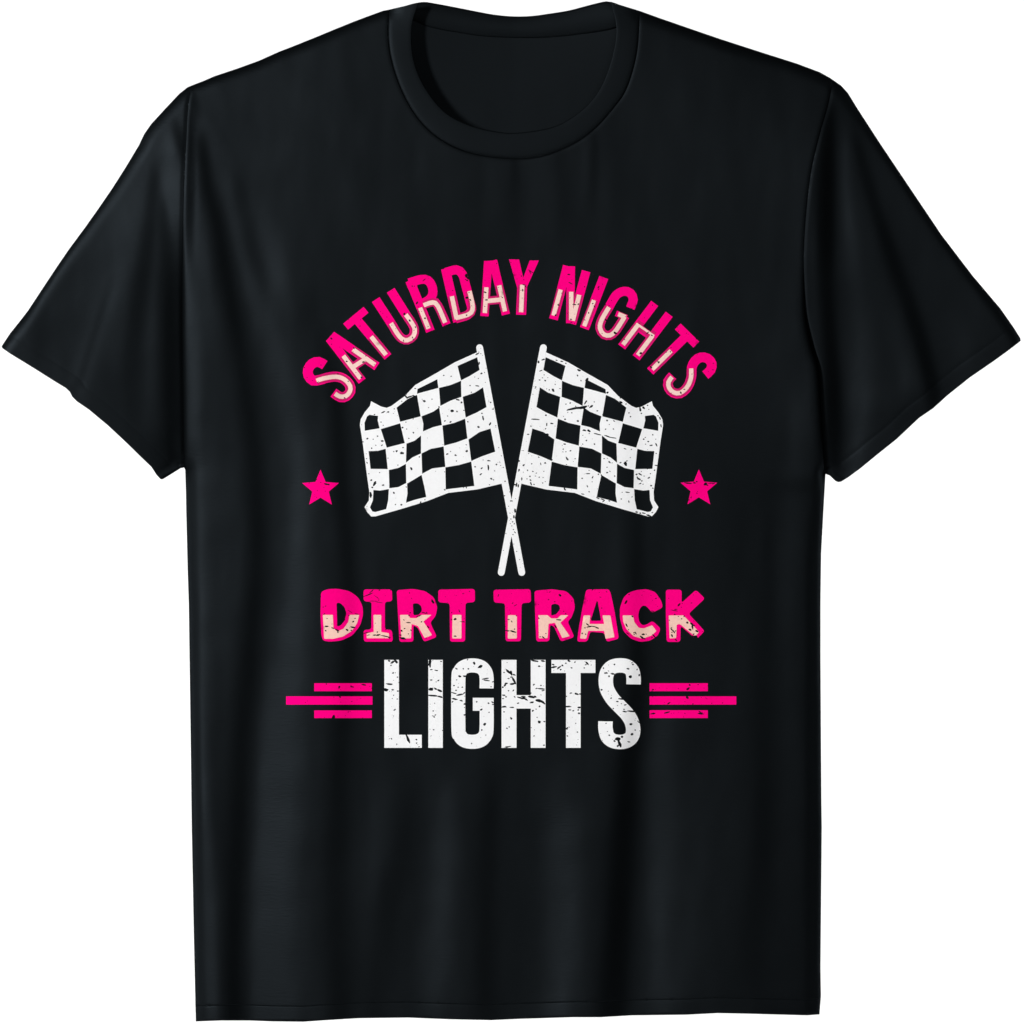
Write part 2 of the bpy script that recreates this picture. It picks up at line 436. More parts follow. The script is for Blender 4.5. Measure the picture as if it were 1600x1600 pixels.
def sleeve(arm, under, hem, top):
    """a tube: front and back cloth closed along the top and the underarm seam, open at the cuff and armhole"""
    n = len(hem)
    inner = []
    c = np.array(arm, float).mean(0)
    for x, y in hem:
        v = c - np.array((x, y)); v /= np.hypot(*v)
        inner.append((x, y))
    loop = dense(arm + under[1:] + hem[1:] + top[1:-1], 6)
    p, t, _ = triangulate([loop], [], 5.0, extra=np.concatenate([beside(arm)] + [beside(c, (-3, -1.5, 0, 1.5, 3)) for c in HEMLINES[1:]]))
    v = place(p, front_h(p, 'sleeve')); b = place(p, np.minimum(back_h(p), front_h(p, 'sleeve') - .0004 * np.clip(exact_d(p), 0, 1)))
    o = link('sleeve', np.concatenate([v, b]), np.concatenate([front_faces(t), back_faces(t) + len(p)]), [CLOTH], shirt)
    return o

front_panel(); back_panel()
sleeve(ARM_L, UNDER_L[::-1], HEM_L[::-1], SLEEVE_TOP_L[::-1])
sleeve(ARM_R, UNDER_R, HEM_R, SLEEVE_TOP_R)

def resample(path, n):
    q = np.array(path, float); s = np.concatenate([[0], np.cumsum(np.hypot(*np.diff(q, axis=0).T))])
    u = np.linspace(0, s[-1], n)
    return np.stack([np.interp(u, s, q[:, 0]), np.interp(u, s, q[:, 1])], 1)

def neckband():
    n = 120; a = resample(NECK_OUT, n); b = resample(NECK_IN, n); rows = []
    prof = [(-.02, -.0012), (0, -.0004), (.03, .0001), (.08, .0004), (.2, .0006), (.4, .0007), (.6, .0007), (.8, .0006), (.95, .0005), (.99, .0003), (1.0, -.0008), (.99, -.0022), (.9, -.0028), (.6, -.0030), (.2, -.0030)]
    for u, off in prof:
        p = a + (b - a) * u
        h = front_h(p)
        d = exact_d(p)
        hb = 0.0055 * roll(d, 20) + 0.0085 * (1 - np.exp(-d / 90))
        h = hb * .75 + h * .25
        k = np.clip(d / 14, .15, 1)
        rows.append(place(p, h + off * k))
    v = np.concatenate(rows); f = []
    for r in range(len(prof) - 1):
        for i in range(n - 1):
            f.append((r*n + i, (r+1)*n + i, (r+1)*n + i + 1, r*n + i + 1))
    part(link('neckband', v, f, [RIB], shirt), 'front of the ribbed crew neckband')
    n = 70; a = resample(spline(NECK_BACK, 6)[4:-4], n); b = resample(spline(BAND_BACK_LOW, 6), n); rows = []
    prof = [(0, -.0012), (0, .0006), (.08, .0016), (.5, .0020), (.92, .0016), (.985, .0010), (1.0, -.0004)]
    for u, off in prof:
        p = a + (b - a) * u
        rows.append(place(p, back_h(p) + off))
    v = np.concatenate(rows); f = []
    for r in range(len(prof) - 1):
        for i in range(n - 1):
            f.append((r*n + i, (r+1)*n + i, (r+1)*n + i + 1, r*n + i + 1))
    part(link('neckband', v, f, [RIB], shirt), 'inside of the ribbed neckband at the nape')
neckband()

# ------------------------------------------------------------------ print: worn ink on the front panel
def crop(ox, oy, s):
    return lambda pts: [(ox + x * s, oy + y * s) for x, y in pts]
cG = crop(550, 530, .18122); cH = crop(780, 530, .18122); cA = crop(460, 400, .15)
cD = crop(490, 910, .19378); cE = crop(790, 910, .2); cF = crop(590, 1020, .2624)
c1 = crop(400, 380, .25); c2 = crop(780, 380, .25); c3 = crop(400, 780, .25); c4 = crop(780, 780, .25)
cB = crop(640, 390, .1375); cC = crop(840, 400, .18126)

rnd = random.Random(11)
def blob(x, y, l, w, ang):
    n = 7 if max(l, w) < 5 else 10; out = []
    ca, sa = math.cos(math.radians(ang)), math.sin(math.radians(ang))
    for i in range(n):
        t = 2 * math.pi * i / n; r = rnd.uniform(.7, 1.15)
        u, v = l * .5 * r * math.cos(t), w * .5 * r * math.sin(t)
        out.append((x + u * ca - v * sa, y + u * sa + v * ca))
    return out
HOLES = []
def wear(c, s, marks):
    for m in marks:
        x, y, l = m[:3]; w = m[3] if len(m) > 3 else l * .8; a = m[4] if len(m) > 4 else rnd.uniform(-40, 40)
        (px, py), = c([(x, y)])
        HOLES.append(blob(px, py, l * s * 1.25, w * s * 1.3, a))
# left flag
wear(cG, .18122, [(622,533,24,14,20),(690,518,10),(660,590,10),(865,618,30,18,0),(905,622,14),(825,662,10),(800,705,16,8,-20),(850,712,20,12),(912,522,34,11,15),(945,545,16),(790,312,12),(855,320,12),(1115,295,16),(1090,338,9),(1080,403,30,9,10),(1018,400,12),(1150,372,8),(1030,458,10),(1130,682,34,13,80),(1120,640,12),(1090,757,20,12,20),(1190,730,28,11,-65),(1195,545,12),(1215,603,18,9,0),(998,712,12),(132,857,16),(220,835,12),(182,862,9),(262,878,24,12,-5),(385,965,18),(430,982,36,18,10),(360,968,11),(440,935,12),(170,940,12),(258,915,18,7,-40),(205,915,9),(435,762,14),(472,775,10),(530,806,15),(490,855,10),(465,715,9),(270,628,34,9,-28),(312,628,16),(250,715,10),(195,650,14,8),(820,990,20,12),(893,1000,20,12,15),(850,968,10),(990,965,20,15),(900,1050,10),(985,910,10),(510,1115,26,14,70),(395,1085,10),(580,1015,12),(1175,1105,38,14,85),(1180,1048,28,9,8),(1120,1112,20,9),(1245,1080,13),(1062,1100,12),(1110,1165,26,9,-40),(1200,1203,18,12,30),(1220,1212,10),(1130,1042,9),(1230,1135,9),(1185,1255,10),(195,1245,44,18,-60),(165,1216,18),(268,1258,16),(175,1278,14),(162,1340,44,20,85),(425,1428,16),(360,1325,16),(375,1425,10),(590,1408,22,10,-70),(628,1385,10),(985,1275,22,9,90),(962,1278,10),(130,1065,14,8,60),(125,1030,10),(462,490,50,13,52),(495,498,50,12,-15),(530,488,24,9,10),(545,425,16,8,10),(575,430,14,6,40),(1083,125,34,10,-30),(1096,208,12,24,0),(238,1150,9),(145,1160,9),(800,1298,12),(750,585,14),(310,1025,9),(1265,935,9),(1305,1105,10),(1320,1225,12),(1240,745,9),(95,885,10),(430,535,10),(365,600,10),(1380,1395,12),(1408,1480,12,30,0),(1315,1350,12)])
# right flag
wear(cH, .18122, [(380,176,30,11,-20),(338,195,16,20),(495,182,20,8,10),(540,192,26,9,15),(575,208,12),(690,268,34,14,15),(360,272,26,8,-20),(388,308,10),(348,352,14),(396,357,14),(315,413,12),(675,312,18,9,60),(705,357,12),(482,390,9),(465,440,30,16,60),(432,436,12),(755,350,34,20,-50),(612,550,14),(575,560,10),(640,598,110,14,-12),(715,590,80,20,-14),(745,545,40,12,-55),(795,580,34,14,-40),(820,540,10),(845,618,14),(768,575,12),(625,635,10),(660,578,10),(402,656,16),(310,690,60,10,5),(455,727,28,9,10),(410,735,26,9,90),(400,772,12),(415,822,26,16,30),(678,706,18),(568,690,14),(935,460,18,14),(1050,545,30,14,25),(1045,505,14),(930,700,16),(990,705,18,8,30),(918,775,12),(985,775,12),(950,735,9),(1120,635,12),(1132,668,12),(1215,605,40,14,80),(1245,590,26,16,40),(1280,570,12),(1290,605,10),(1225,640,12),(1385,680,26,10,60),(1395,745,30,10,80),(1370,660,12),(735,785,30,14,10),(775,790,30,14,30),(845,818,60,9,12),(935,838,60,10,20),(985,850,50,8,10),(752,873,14),(822,905,16,10,60),(720,905,9),(565,905,20,10),(615,962,18,9,-30),(585,1030,36,13,55),(575,970,9),(655,1030,10),(250,820,20,9),(1245,862,16),(1285,882,14),(1310,915,26,9,-10),(1355,910,26,10,60),(1325,825,12),(1262,905,9),(1350,862,9),(1085,945,22,7,20),(1140,950,9),(1090,1075,40,24,80),(1100,1050,16,10),(1045,1065,20,9,-20),(1130,1020,9),(905,1030,10),(950,1060,24,12,40),(930,1105,10),(930,1150,16,9),(955,1140,10),(995,1180,12),(1355,1088,26,9,5),(1215,1165,34,10,30),(1185,1165,16),(1250,1180,10),(1290,1195,24,9,-30),(1205,1205,34,14,30),(1190,1190,12),(1230,1222,12),(1215,1245,22,8,-20),(1310,1262,14),(1325,1285,12),(1240,1250,9),(210,1085,20,12,-40),(170,1050,16),(170,1130,12,20),(280,1075,12),(358,1075,22,8,70),(395,1068,14),(245,1130,12),(290,1140,12),(195,1205,24,9,90),(150,1255,12,34,10),(165,1265,12,24,10),(240,1205,10),(270,1215,18,10,50),(265,1182,12),(312,1180,9),(345,1190,12),(275,1245,26,11,70),(300,1252,12),(378,1192,10),(375,1240,12),(255,985,10),(340,1018,12),(385,1140,9),(765,1160,36,8,0),(775,1130,9),(805,1190,24,9,-60),(715,1200,14),(760,1268,18,10,60),(775,1315,12),(800,1230,9),(855,1165,12),(880,1170,12),(565,1290,30,12,60),(455,1040,12),(580,1080,10),(850,1370,30,9,20),(900,1395,26,9,-40),(890,1380,26,9,20),(950,1395,18,8,20),(720,1335,24,8,10),(1105,1320,34,8,10),(1052,1378,12),(1118,1400,20,9,80),(1060,1320,9),(1145,1360,9),(1185,1490,24,10,10),(1245,1500,34,9,12),(1290,1520,40,10,14),(1215,1500,14),(1320,1495,12),(1340,1130,12),(1305,1160,10),(100,1395,14),(135,1480,12,30,0),(140,1255,26,9,10)])
# LIGHTS
wear(cF, .2624, [(90,55,26,10,-30),(108,50,30,12,40),(70,48,16,8),(92,120,10),(80,75,9),(118,145,9),(68,186,34,9,5),(50,220,26,14,10),(90,220,14,8),(120,228,14,6,10),(180,510,48,13,70),(82,512,9),(232,538,10),(95,252,7),(98,342,7),(312,60,44,13,90),(305,70,20,10),(378,52,12,8),(320,100,14,6),(350,105,18,6,10),(320,162,14,7),(362,165,14,6),(318,217,28,16,10),(345,215,18,9),(370,225,30,11,20),(330,255,50,8,5),(372,262,30,9,15),(336,382,9),(340,300,6),(470,95,14,6,30),(510,95,9),(540,95,10),(575,62,16,10,70),(612,82,28,14,-30),(640,155,44,7,-10),(650,165,36,6,8),(488,140,14),(518,140,18,9,10),(455,240,30,7,15),(490,250,36,9,-10),(515,240,14,9),(460,275,34,8,10),(498,285,18,7,15),(518,305,12),(505,205,8),(480,205,7),(455,195,9),(590,292,9),(618,338,14,9),(660,300,10),(685,295,14,8),(688,308,12,6),(518,370,10),(638,425,16,14,-50),(620,460,10),(645,490,7),(560,540,8),(660,240,7),(778,112,36,12,45),(795,120,26,12,70),(760,190,24,10,-60),(765,182,20,8,-10),(812,165,44,12,60),(805,185,36,10,-10),(812,130,18,7,20),(750,252,20,7,10),(765,262,9),(780,225,8),(808,225,12,6,-50),(752,322,30,9,-5),(800,325,22,7,0),(795,390,16,10,60),(770,450,9),(745,205,12),(775,560,34,7,-10),(935,48,40,9,10),(985,50,22,9,10),(962,80,14,10),(930,190,14,7,-40),(945,212,12,6),(975,215,40,7,5),(985,225,18,7,-20),(850,268,44,9,15),(880,275,40,9,30),(870,262,30,8,10),(915,262,38,12,15),(938,262,16,9),(960,285,30,14,10),(980,292,44,12,35),(918,295,22,9,-15),(965,320,12),(925,345,12,8),(963,412,16,14),(950,385,7),(932,495,8),(990,550,14,8),(912,240,9),(1050,85,30,9,-10),(1045,70,16,8,30),(1080,88,26,8,-40),(1100,75,12),(1140,48,20,9,20),(1155,90,10),(1120,62,9),(1175,55,9),(1090,100,10),(1248,62,22,9,50),(1230,90,8),(1150,240,16,6),(1185,245,24,9,20),(1205,245,10),(1135,320,34,8,0),(1200,325,20,9,5),(1195,340,10),(1145,340,18,6,0),(1165,345,10),(1200,360,12),(1128,450,16,8,-40),(1130,495,9),(1190,472,8),(1180,420,7),(1360,120,22,8,0),(1400,125,22,9,10),(1345,92,9),(1378,140,10),(1335,220,12),(1505,142,18,14),(1490,95,16,9),(1520,70,12,8),(1515,60,10,5),(1545,100,8),(1558,135,9),(1410,70,10),(1460,275,60,8,5),(1428,290,14,8),(1390,270,10),(1515,348,60,10,3),(1470,350,24,7,10),(1475,310,14,6),(1508,425,16,10),(1515,485,16,12),(1535,460,9),(1495,530,16,6),(1360,420,8),(1380,490,9),(1430,512,30,20,10),(1440,540,38,16,75),(1455,500,14),(1430,555,14,9),(1410,525,12,8)])
# DIRT TRACK
wear(cD, .19378, [(105,355,26,11,5),(98,390,12),(155,368,30,8,20),(190,385,34,10,25),(195,402,16,8,60),(320,315,16,9,-40),(315,362,40,10,10),(270,382,20,13),(305,388,18,7,10),(350,255,34,6,10),(295,235,44,4,30),(335,290,12,6),(85,255,18,6),(440,100,80,8,-22),(470,70,40,6,-40),(510,120,50,4,35),(480,150,60,5,0),(525,160,50,5,10),(490,425,26,9,0),(520,425,30,13,-20),(515,400,12),(580,435,70,9,12),(430,405,44,7,-15),(612,450,20,6),(440,425,30,5,-10),(765,325,36,7,5),(710,390,16,14,70),(735,372,16,7,-30),(700,425,18,9,30),(715,450,44,16,10),(735,455,20,10,10),(765,415,9),(960,155,34,16,70),(890,245,50,6,15),(850,270,40,7,-20),(770,265,14),(925,360,22,10,60),(785,385,16,7,60),(868,320,8),(1142,296,22,18,20),(1200,318,40,5,5),(1140,433,22,9,5),(1110,300,14,7,80),(1175,230,22,6,70),(1205,90,16,5),(1490,105,20,6,-70)])
wear(cE, .2, [(25,290,16,7),(48,305,16,8,60),(60,385,50,11,15),(15,378,30,8,5),(70,365,10),(75,180,26,5,-30),(425,100,22,14,40),(335,135,10),(260,280,14,8,60),(415,292,40,8,5),(390,345,30,9,60),(295,430,28,9,40),(315,400,8),(270,425,10),(345,75,16,5),(470,245,14,8),(640,328,34,9,40),(655,345,40,9,-10),(690,345,30,8,10),(715,355,28,9,25),(598,398,14),(625,405,14,7,70),(620,355,10),(680,58,16,6),(740,115,14,5),(940,155,30,14,-60),(945,335,28,10,60),(965,95,10),(990,265,18,11,50),(1015,395,22,9,60),(1005,405,10),(1065,430,34,12,40),(1075,405,22,12,0),(960,370,9),(1160,420,34,9,50),(1150,225,26,6,10),(1175,125,14,6),(955,400,24,7,30),(1300,370,30,9,45),(1315,385,24,9,60),(1295,355,10),(1300,415,22,12,60),(1300,390,10),(1320,220,50,5,10),(1355,175,30,12,-50),(1330,210,20,6),(1395,265,12),(1420,315,18),(1375,285,10),(1350,265,8),(1455,325,36,14,30),(1460,350,36,13,80),(1440,370,22,12),(1470,335,20,10),(1495,380,26,14,30),(1485,425,30,20,30),(1465,420,14),(1470,405,12),(1330,450,22,8),(1280,295,8)])
# arc letters
wear(cA, .15, [(385,860,26,14,60),(545,1097,20,14),(720,1105,26,16,-10),(700,1265,22,14,50),(525,1480,18,12,60),(560,1305,12),(620,960,22,12,60),(640,1215,8),(1145,605,26,18),(1200,672,22,15,50),(1260,740,18,10,60),(1138,882,20,9,80),(1230,848,14,10,60),(1015,720,10),(1275,490,26,16,-50),(1245,775,10),(895,580,8)])
wear(cB, .1375, [(175,780,22,16),(210,875,10),(85,605,30,14,-50),(165,345,40,10,-40),(30,415,14),(645,300,30,40,20),(665,320,44,26,40),(660,290,30,20,-40),(655,350,26,14,20),(650,545,36,22,-20),(690,572,26,14,50),(675,490,14),(648,745,20,12),(705,640,9),(860,485,30,15,20),(875,572,28,15,0),(1040,530,14,9),(1055,545,14,10),(1010,430,9),(1380,250,60,9,35),(1370,260,40,7,60),(1285,460,26,14,80),(1300,400,40,9,10),(1318,420,22,9,50),(1280,550,9),(1270,300,14),(490,465,12)])
wear(cC, .18126, [(178,422,18,12),(155,510,16,13),(318,418,28,9,10),(350,415,18,9),(288,545,18,11),(290,575,20,6),(270,160,24,8,10),(285,235,40,8,30),(525,268,24,10,-50),(475,410,14,8),(490,435,18,9,60),(440,490,14,10,70),(405,265,12),(588,550,20,12,40),(668,662,30,16,20),(615,430,14,6),(585,420,8),(950,662,24,9,-40),(985,685,16,8,30),(890,838,24,14,-30),(1150,790,10),(1145,825,14,8,60),(1110,830,12,6),(978,960,22,14,60),(1040,915,22,8,70),(1235,1180,20,12,60),(1265,1150,14,8),(1175,1130,9),(1370,715,12)])
wear(cG, .18122, [(1370,1550,10),(1385,1575,12),(1400,1590,14,8,-60),(1378,1610,9),(1365,1590,8),(1392,1640,10),(1405,1665,18,9,50),(1388,1685,10),(1395,1530,12,24,0),(1362,1500,9),(1420,1830,9),(1445,1900,8),(1350,1440,9)])
# stars and bars
wear(c1, .25, [(440,1505,26,9,10),(455,1508,12),(405,1495,6)])
wear(c2, .25, [(1180,1500,40,6,5),(1220,1498,16,7),(1235,1490,9),(1290,1505,22,14,-40),(1300,1512,14,7,20),(1320,1500,30,5,0),(1340,1502,16,5),(1200,1590,8)])
wear(c3, .25, [(520,1175,10,16),(600,1172,26,7,10),(675,1160,30,7,10),(525,1235,14,8,60),(485,1362,16,20),(440,1155,8)])
wear(c4, .25, [(1180,1185,24,10,-40),(1190,1160,12),(960,1190,14,6),(1060,1275,22,7,-30),(1175,1238,18,12,40),(1210,1280,8),(960,1340,30,8,-10),(1050,1332,36,8,-15),(1260,1340,34,8,5),(1255,1330,20,5)])
BASE_N = len(HOLES)
def speckle(loops, n, lo=.8, hi=2.2):
    a = np.array([q for l in loops for q in l]); k = 0
    while k < n:
        x = rnd.uniform(*(a[:, 0].min(), a[:, 0].max())); y = rnd.uniform(a[:, 1].min(), a[:, 1].max())
        if any(inside(np.array([[x, y]]), l)[0] for l in loops):
            s = lo + (hi - lo) * rnd.random() ** 2.2
            HOLES.append(blob(x, y, s * rnd.uniform(1, 1.8), s, rnd.uniform(-50, 50))); k += 1

def holes_for(loops):
    a = np.array([q for l in loops for q in l]); lo = a.min(0) - 1; hi = a.max(0) + 1; out = []
    for h in HOLES:
        b = np.array(h)
        if (b.max(0) > lo).all() and (b.min(0) < hi).all(): out.append(h)
    return out

INK = 0.00035
def ink(name, loops, mats, parent, lift=INK, classes=(), cuts=(), step=7.0):
    p, t, cls = triangulate([dense(l, 6) for l in loops], list(cuts) + holes_for(loops), step, [[dense(l, 6) for l in c] for c in classes])
    return link(name, place(p, front_h(p) + lift), front_faces(t), mats, parent, cls)

def stroke(pts, w, curve=False, ext=0):
    """outline of a band of width w along pts, square ends, mitred corners"""
    q = [np.array(a, float) for a in (spline(pts, 4) if curve else pts)]
    n = len(q); L = []; R = []
    for i in range(n):
        a = q[i] - q[i-1] if i else q[1] - q[0]
        b = q[i+1] - q[i] if i < n - 1 else q[-1] - q[-2]
        a = a / np.hypot(*a); b = b / np.hypot(*b)
        m = a + b; m = m / max(np.hypot(*m), 1e-6); nn = np.array((-m[1], m[0]))
        s = w / 2 / max(.5, nn @ np.array((-a[1], a[0])))
        L.append(q[i] + nn * s); R.append(q[i] - nn * s)
    return [tuple(x) for x in L + R[::-1]]

def fillet(pts, r=3.0, n=4):
    out = []; m = len(pts)
    for i in range(m):
        a, b, c = (np.array(pts[j % m], float) for j in (i - 1, i, i + 1))
        u, v = a - b, c - b; lu, lv = np.hypot(*u), np.hypot(*v)
        k = min(r, lu * .45, lv * .45); s, e = b + u / lu * k, b + v / lv * k
        for j in range(n + 1):
            t = j / n; out.append(tuple((1-t)**2 * s + 2*t*(1-t) * b + t*t * e))
    return out

def cut_line(pts, f0, curve):
    """second half of a centre line, from the fraction f0 on (f1 off the end)"""
    q = spline(pts, 3) if curve else dense(pts, 3, False)
    s = np.concatenate([[0], np.cumsum([np.hypot(q[i+1][0]-q[i][0], q[i+1][1]-q[i][1]) for i in range(len(q)-1)])])
    return q, s

# --- SATURDAY NIGHTS: each letter as strokes (points, curved?); the lower part carries a cream core
W1 = 14.0
ARC = [
 ('S', [([(507.5,570.5),(498,565.5),(488,568),(481.5,577),(482,587),(489,594.5),(500,593.5),(512,590),(525,588.5),(537,592),(546,601),(547.5,611),(541,619),(532,620.5),(521,613.5)], 1, 15.5)],
       [([(494.5,595),(505,591.5),(524.5,588.7),(538,592.7),(547,603),(546.5,612),(540,619),(531,619.5),(523.5,615)], 1)]),
 ('A', [([(514.5,528.5),(566,595.5)], 0, 13.5), ([(518,524),(589,572.5)], 0, 14), ([(551,574),(571,560)], 0, 13), ([(522,518.5),(510,532),(517,542),(531,526)], 2, 0)],
       [([(536.5,556),(563.5,591.5)], 0), ([(551.5,546),(586,570)], 0), ([(553,572.5),(569.5,562)], 0)]),
 ('T', [([(540,510.3),(572,484)], 0, 12), ([(556.5,498),(606.2,557.5)], 0, 13.8)],
       [([(580,526),(603,554.5)], 0)]),
 ('U', [([(587,468),(611,505),(620,520),(628,529),(637,531),(645.5,525),(647.5,514),(641.5,502),(634,491),(610.5,453.5)], 1, 14.2)],
       [([(611,505),(620,520),(628,529.5),(637,531.5),(646,525),(648,514),(642,502.5),(634,491.5)], 1)]),
 ('R', [([(640.5,438.5),(672.5,517.5)], 0, 14), ([(633.8,441.4),(641,437),(650,433.5),(652,448),(638,452)], 2, 0), ([(639,442),(658,436.5),(668.5,438),(675,447),(676,460),(669,469.5),(652,477)], 1, 14), ([(656,478),(676,472),(684.5,478),(697.8,507.5)], 1, 13.5)],
       [([(656.5,481),(669.5,513.5)], 0), ([(662,477),(676,472.5),(684,478),(695.5,504)], 1)]),
 ('D', [([(696,419.7),(715,502.7)], 0, 14), ([(696,426),(713,421.5),(722.5,428.5),(728,447),(733.5,468),(737,483),(731,492),(712,498)], 1, 14)],
       [([(706,463),(713.5,498.5)], 0), ([(733.5,454.7),(738,474),(738,485),(731.5,491.5),(712,497)], 1)]),
 ('A', [([(763,408),(757,494)], 0, 13), ([(770,407),(790.5,491.5)], 0, 13), ([(757,470.5),(783,468)], 0, 13), ([(756.3,408),(777,406.5),(780,420),(755.3,422)], 2, 0)],
       [([(760,449),(757.5,489)], 0), ([(780,446),(789,486.5)], 0), ([(759.6,470.5),(782,468.2)], 0)]),
 ('Y', [([(795.4,405.2),(811,405.4),(817.6,434),(827.7,407),(842,407),(823.6,448),(822,492),(806.4,491.6),(808.2,450)], 2, 0)],
       [([(816,445),(814.3,487.7)], 0)]),
 ('N', [([(886.5,415.5),(864.8,499)], 0, 13.8), ([(892,416),(891,505)], 0, 13), ([(880,414.5),(898.3,418),(898,428),(877,428)], 2, 0), ([(915.8,423.6),(893.5,506)], 0, 13.8)],
       [([(876,452.6),(864.8,493)], 0), ([(892.5,456),(892.5,500)], 0), ([(905,460.7),(895,501)], 0)]),
 ('I', [([(943.5,433.5),(913,513.3)], 0, 14.8)], [([(928,469),(912.8,509.5)], 0)]),
 ('G', [([(984.8,481.5),(989.5,468),(985,458),(975,455),(964,460),(957,470),(951.5,480),(940,500),(937.5,513),(943.5,522.5),(953,524),(961,518),(968,508),(977,493.5)], 1, 14), ([(979,496.5),(962.5,489.5)], 0, 9)],
       [([(951.5,480),(940,500),(937.5,513),(943.5,522.5),(953,524),(961,518),(968,508),(976,495)], 1), ([(977.5,495.5),(966,490.8)], 0)]),
 ('H', [([(1023,474),(971.4,542)], 0, 13.6), ([(1045.7,491),(994,559)], 0, 13.6), ([(995,510),(1021,528.5)], 0, 12)],
       [([(996.5,508),(973.5,538.5)], 0), ([(1019.5,524.5),(996.5,555)], 0), ([(994,505.5),(1022,525)], 0, 3.5)]),
 ('T', [([(1059,510),(1088,538.5)], 0, 13), ([(1073.5,524),(1016,580.4)], 0, 13.8)], [([(1048.5,548),(1019,577.2)], 0)]),
 ('S', [([(1102,586),(1110.5,578),(1112,568),(1105.5,560),(1095,558.3),(1086,564),(1081,574),(1080,590),(1074,605),(1063,614.5),(1052,613.5),(1045,606),(1044,596),(1051,587)], 1, 15)],
       [([(1080,575.8),(1079.5,591),(1073.5,605),(1062.5,614),(1052.5,613),(1045.5,606),(1044.5,597),(1050,589)], 1)]),
]
for ch, body, core in ARC:
    loops = [p if c == 2 else stroke(p, w, c) for p, c, w in body]
    rose = [stroke(q[0], 13.4, q[1]) for q in core]
    speckle(loops, 8, .8, 1.9)
    o = ink('letter', loops, [PINK, ROSE], shirt, classes=[rose])
    part(o, 'pink letter %s with a cream core' % ch)
    ink('letter_core', [stroke(q[0], q[2] if len(q) > 2 else 6.8, q[1]) for q in core], [PALE], o, INK + .00012)

# --- DIRT TRACK
BLOCK = [
 ('D', cD, [(60,75),(110,55),(190,50),(290,70),(360,120),(395,190),(400,260),(375,350),(310,430),(220,470),(130,478),(75,470),(62,420),(55,250)],
  [(185,165),(215,165),(250,200),(265,250),(250,310),(215,350),(190,355)],
  [(75,262),(155,262),(160,370),(190,395),(240,375),(280,320),(290,262),(368,262),(350,330),(310,390),(240,435),(160,455),(85,455)]),
 ('I', cD, [(403,56),(632,56),(635,152),(575,157),(575,380),(632,383),(640,478),(405,478),(403,383),(465,380),(468,157),(403,152)], None,
  [(483,262),(545,262),(545,400),(608,410),(608,450),(428,450),(428,410),(485,400)]),
 ('R', cD, [(670,62),(800,52),(900,70),(970,120),(998,200),(985,270),(940,325),(995,440),(890,480),(840,365),(805,345),(805,478),(692,480),(680,250)],
  [(800,170),(840,168),(868,190),(875,225),(850,262),(805,265)],
  [(697,262),(762,262),(778,288),(830,288),(870,262),(950,262),(885,315),(955,425),(895,448),(842,352),(790,335),(785,450),(708,452)]),
 ('T', cD, [(1005,58),(1300,52),(1302,158),(1225,165),(1222,478),(1100,478),(1097,168),(1005,160)], None, [(1120,262),(1192,262),(1192,452),(1118,452)]),
 ('T', c4, [(-36,566),(196,562),(200,645),(140,650),(136,888),(40,888),(36,650),(-34,646)], None, [(55,725),(110,725),(110,870),(54,872)]),
 ('R', c4, [(220,572),(330,562),(420,575),(465,620),(474,680),(452,740),(428,765),(470,862),(385,890),(342,795),(318,785),(314,888),(232,890),(224,700)],
  [(325,660),(350,652),(378,665),(380,690),(355,720),(325,728)],
  [(245,725),(302,725),(325,745),(365,745),(385,725),(432,725),(382,772),(440,855),(395,868),(348,772),(308,778),(302,868),(248,870)]),
 ('A', cE, [(630,55),(805,53),(820,80),(850,220),(885,440),(790,465),(772,395),(660,385),(640,462),(558,464),(570,370),(600,200)],
  [(712,145),(720,150),(747,300),(664,300)],
  [(610,258),(662,258),(655,325),(770,325),(757,258),(818,258),(850,428),(780,440),(770,378),(645,378),(630,440),(582,438)]),
 ('C', cE, [(960,80),(1020,60),(1100,52),(1170,75),(1215,140),(1230,195),(1145,238),(1100,185),(1070,180),(1045,210),(1035,260),(1045,310),(1070,335),(1100,330),(1148,300),(1212,360),(1190,415),(1130,455),(1050,465),(980,440),(920,380),(893,280),(893,200),(920,120)], None,
  [(915,258),(995,258),(1005,310),(1040,355),(1080,360),(1120,345),(1145,335),(1178,380),(1140,415),(1070,440),(1000,420),(945,365),(920,310)]),
 ('K', cE, [(1252,56),(1376,57),(1375,160),(1487,58),(1558,125),(1430,245),(1556,380),(1490,446),(1368,340),(1365,465),(1258,465),(1252,260)], None,
  [(1275,258),(1390,258),(1420,290),(1512,388),(1480,422),(1362,325),(1337,330),(1332,435),(1282,438)]),
]
for ch, c, outer, hole, core in BLOCK:
    many = len(outer) > 20 or ch in 'D'
    lo = [fillet(c(outer), 6 if ch == 'D' else 4.5, 5)]
    speckle(lo, 13, .8, 2.1)
    o = ink('letter', lo, [PINK], shirt, cuts=[fillet(c(hole), 2.5)] if hole else [])
    part(o, 'pink block letter %s with a cream lower half' % ch)
    ink('letter_core', [fillet(c(core), 1.2, 2)], [CREAM], o, INK + .00012)

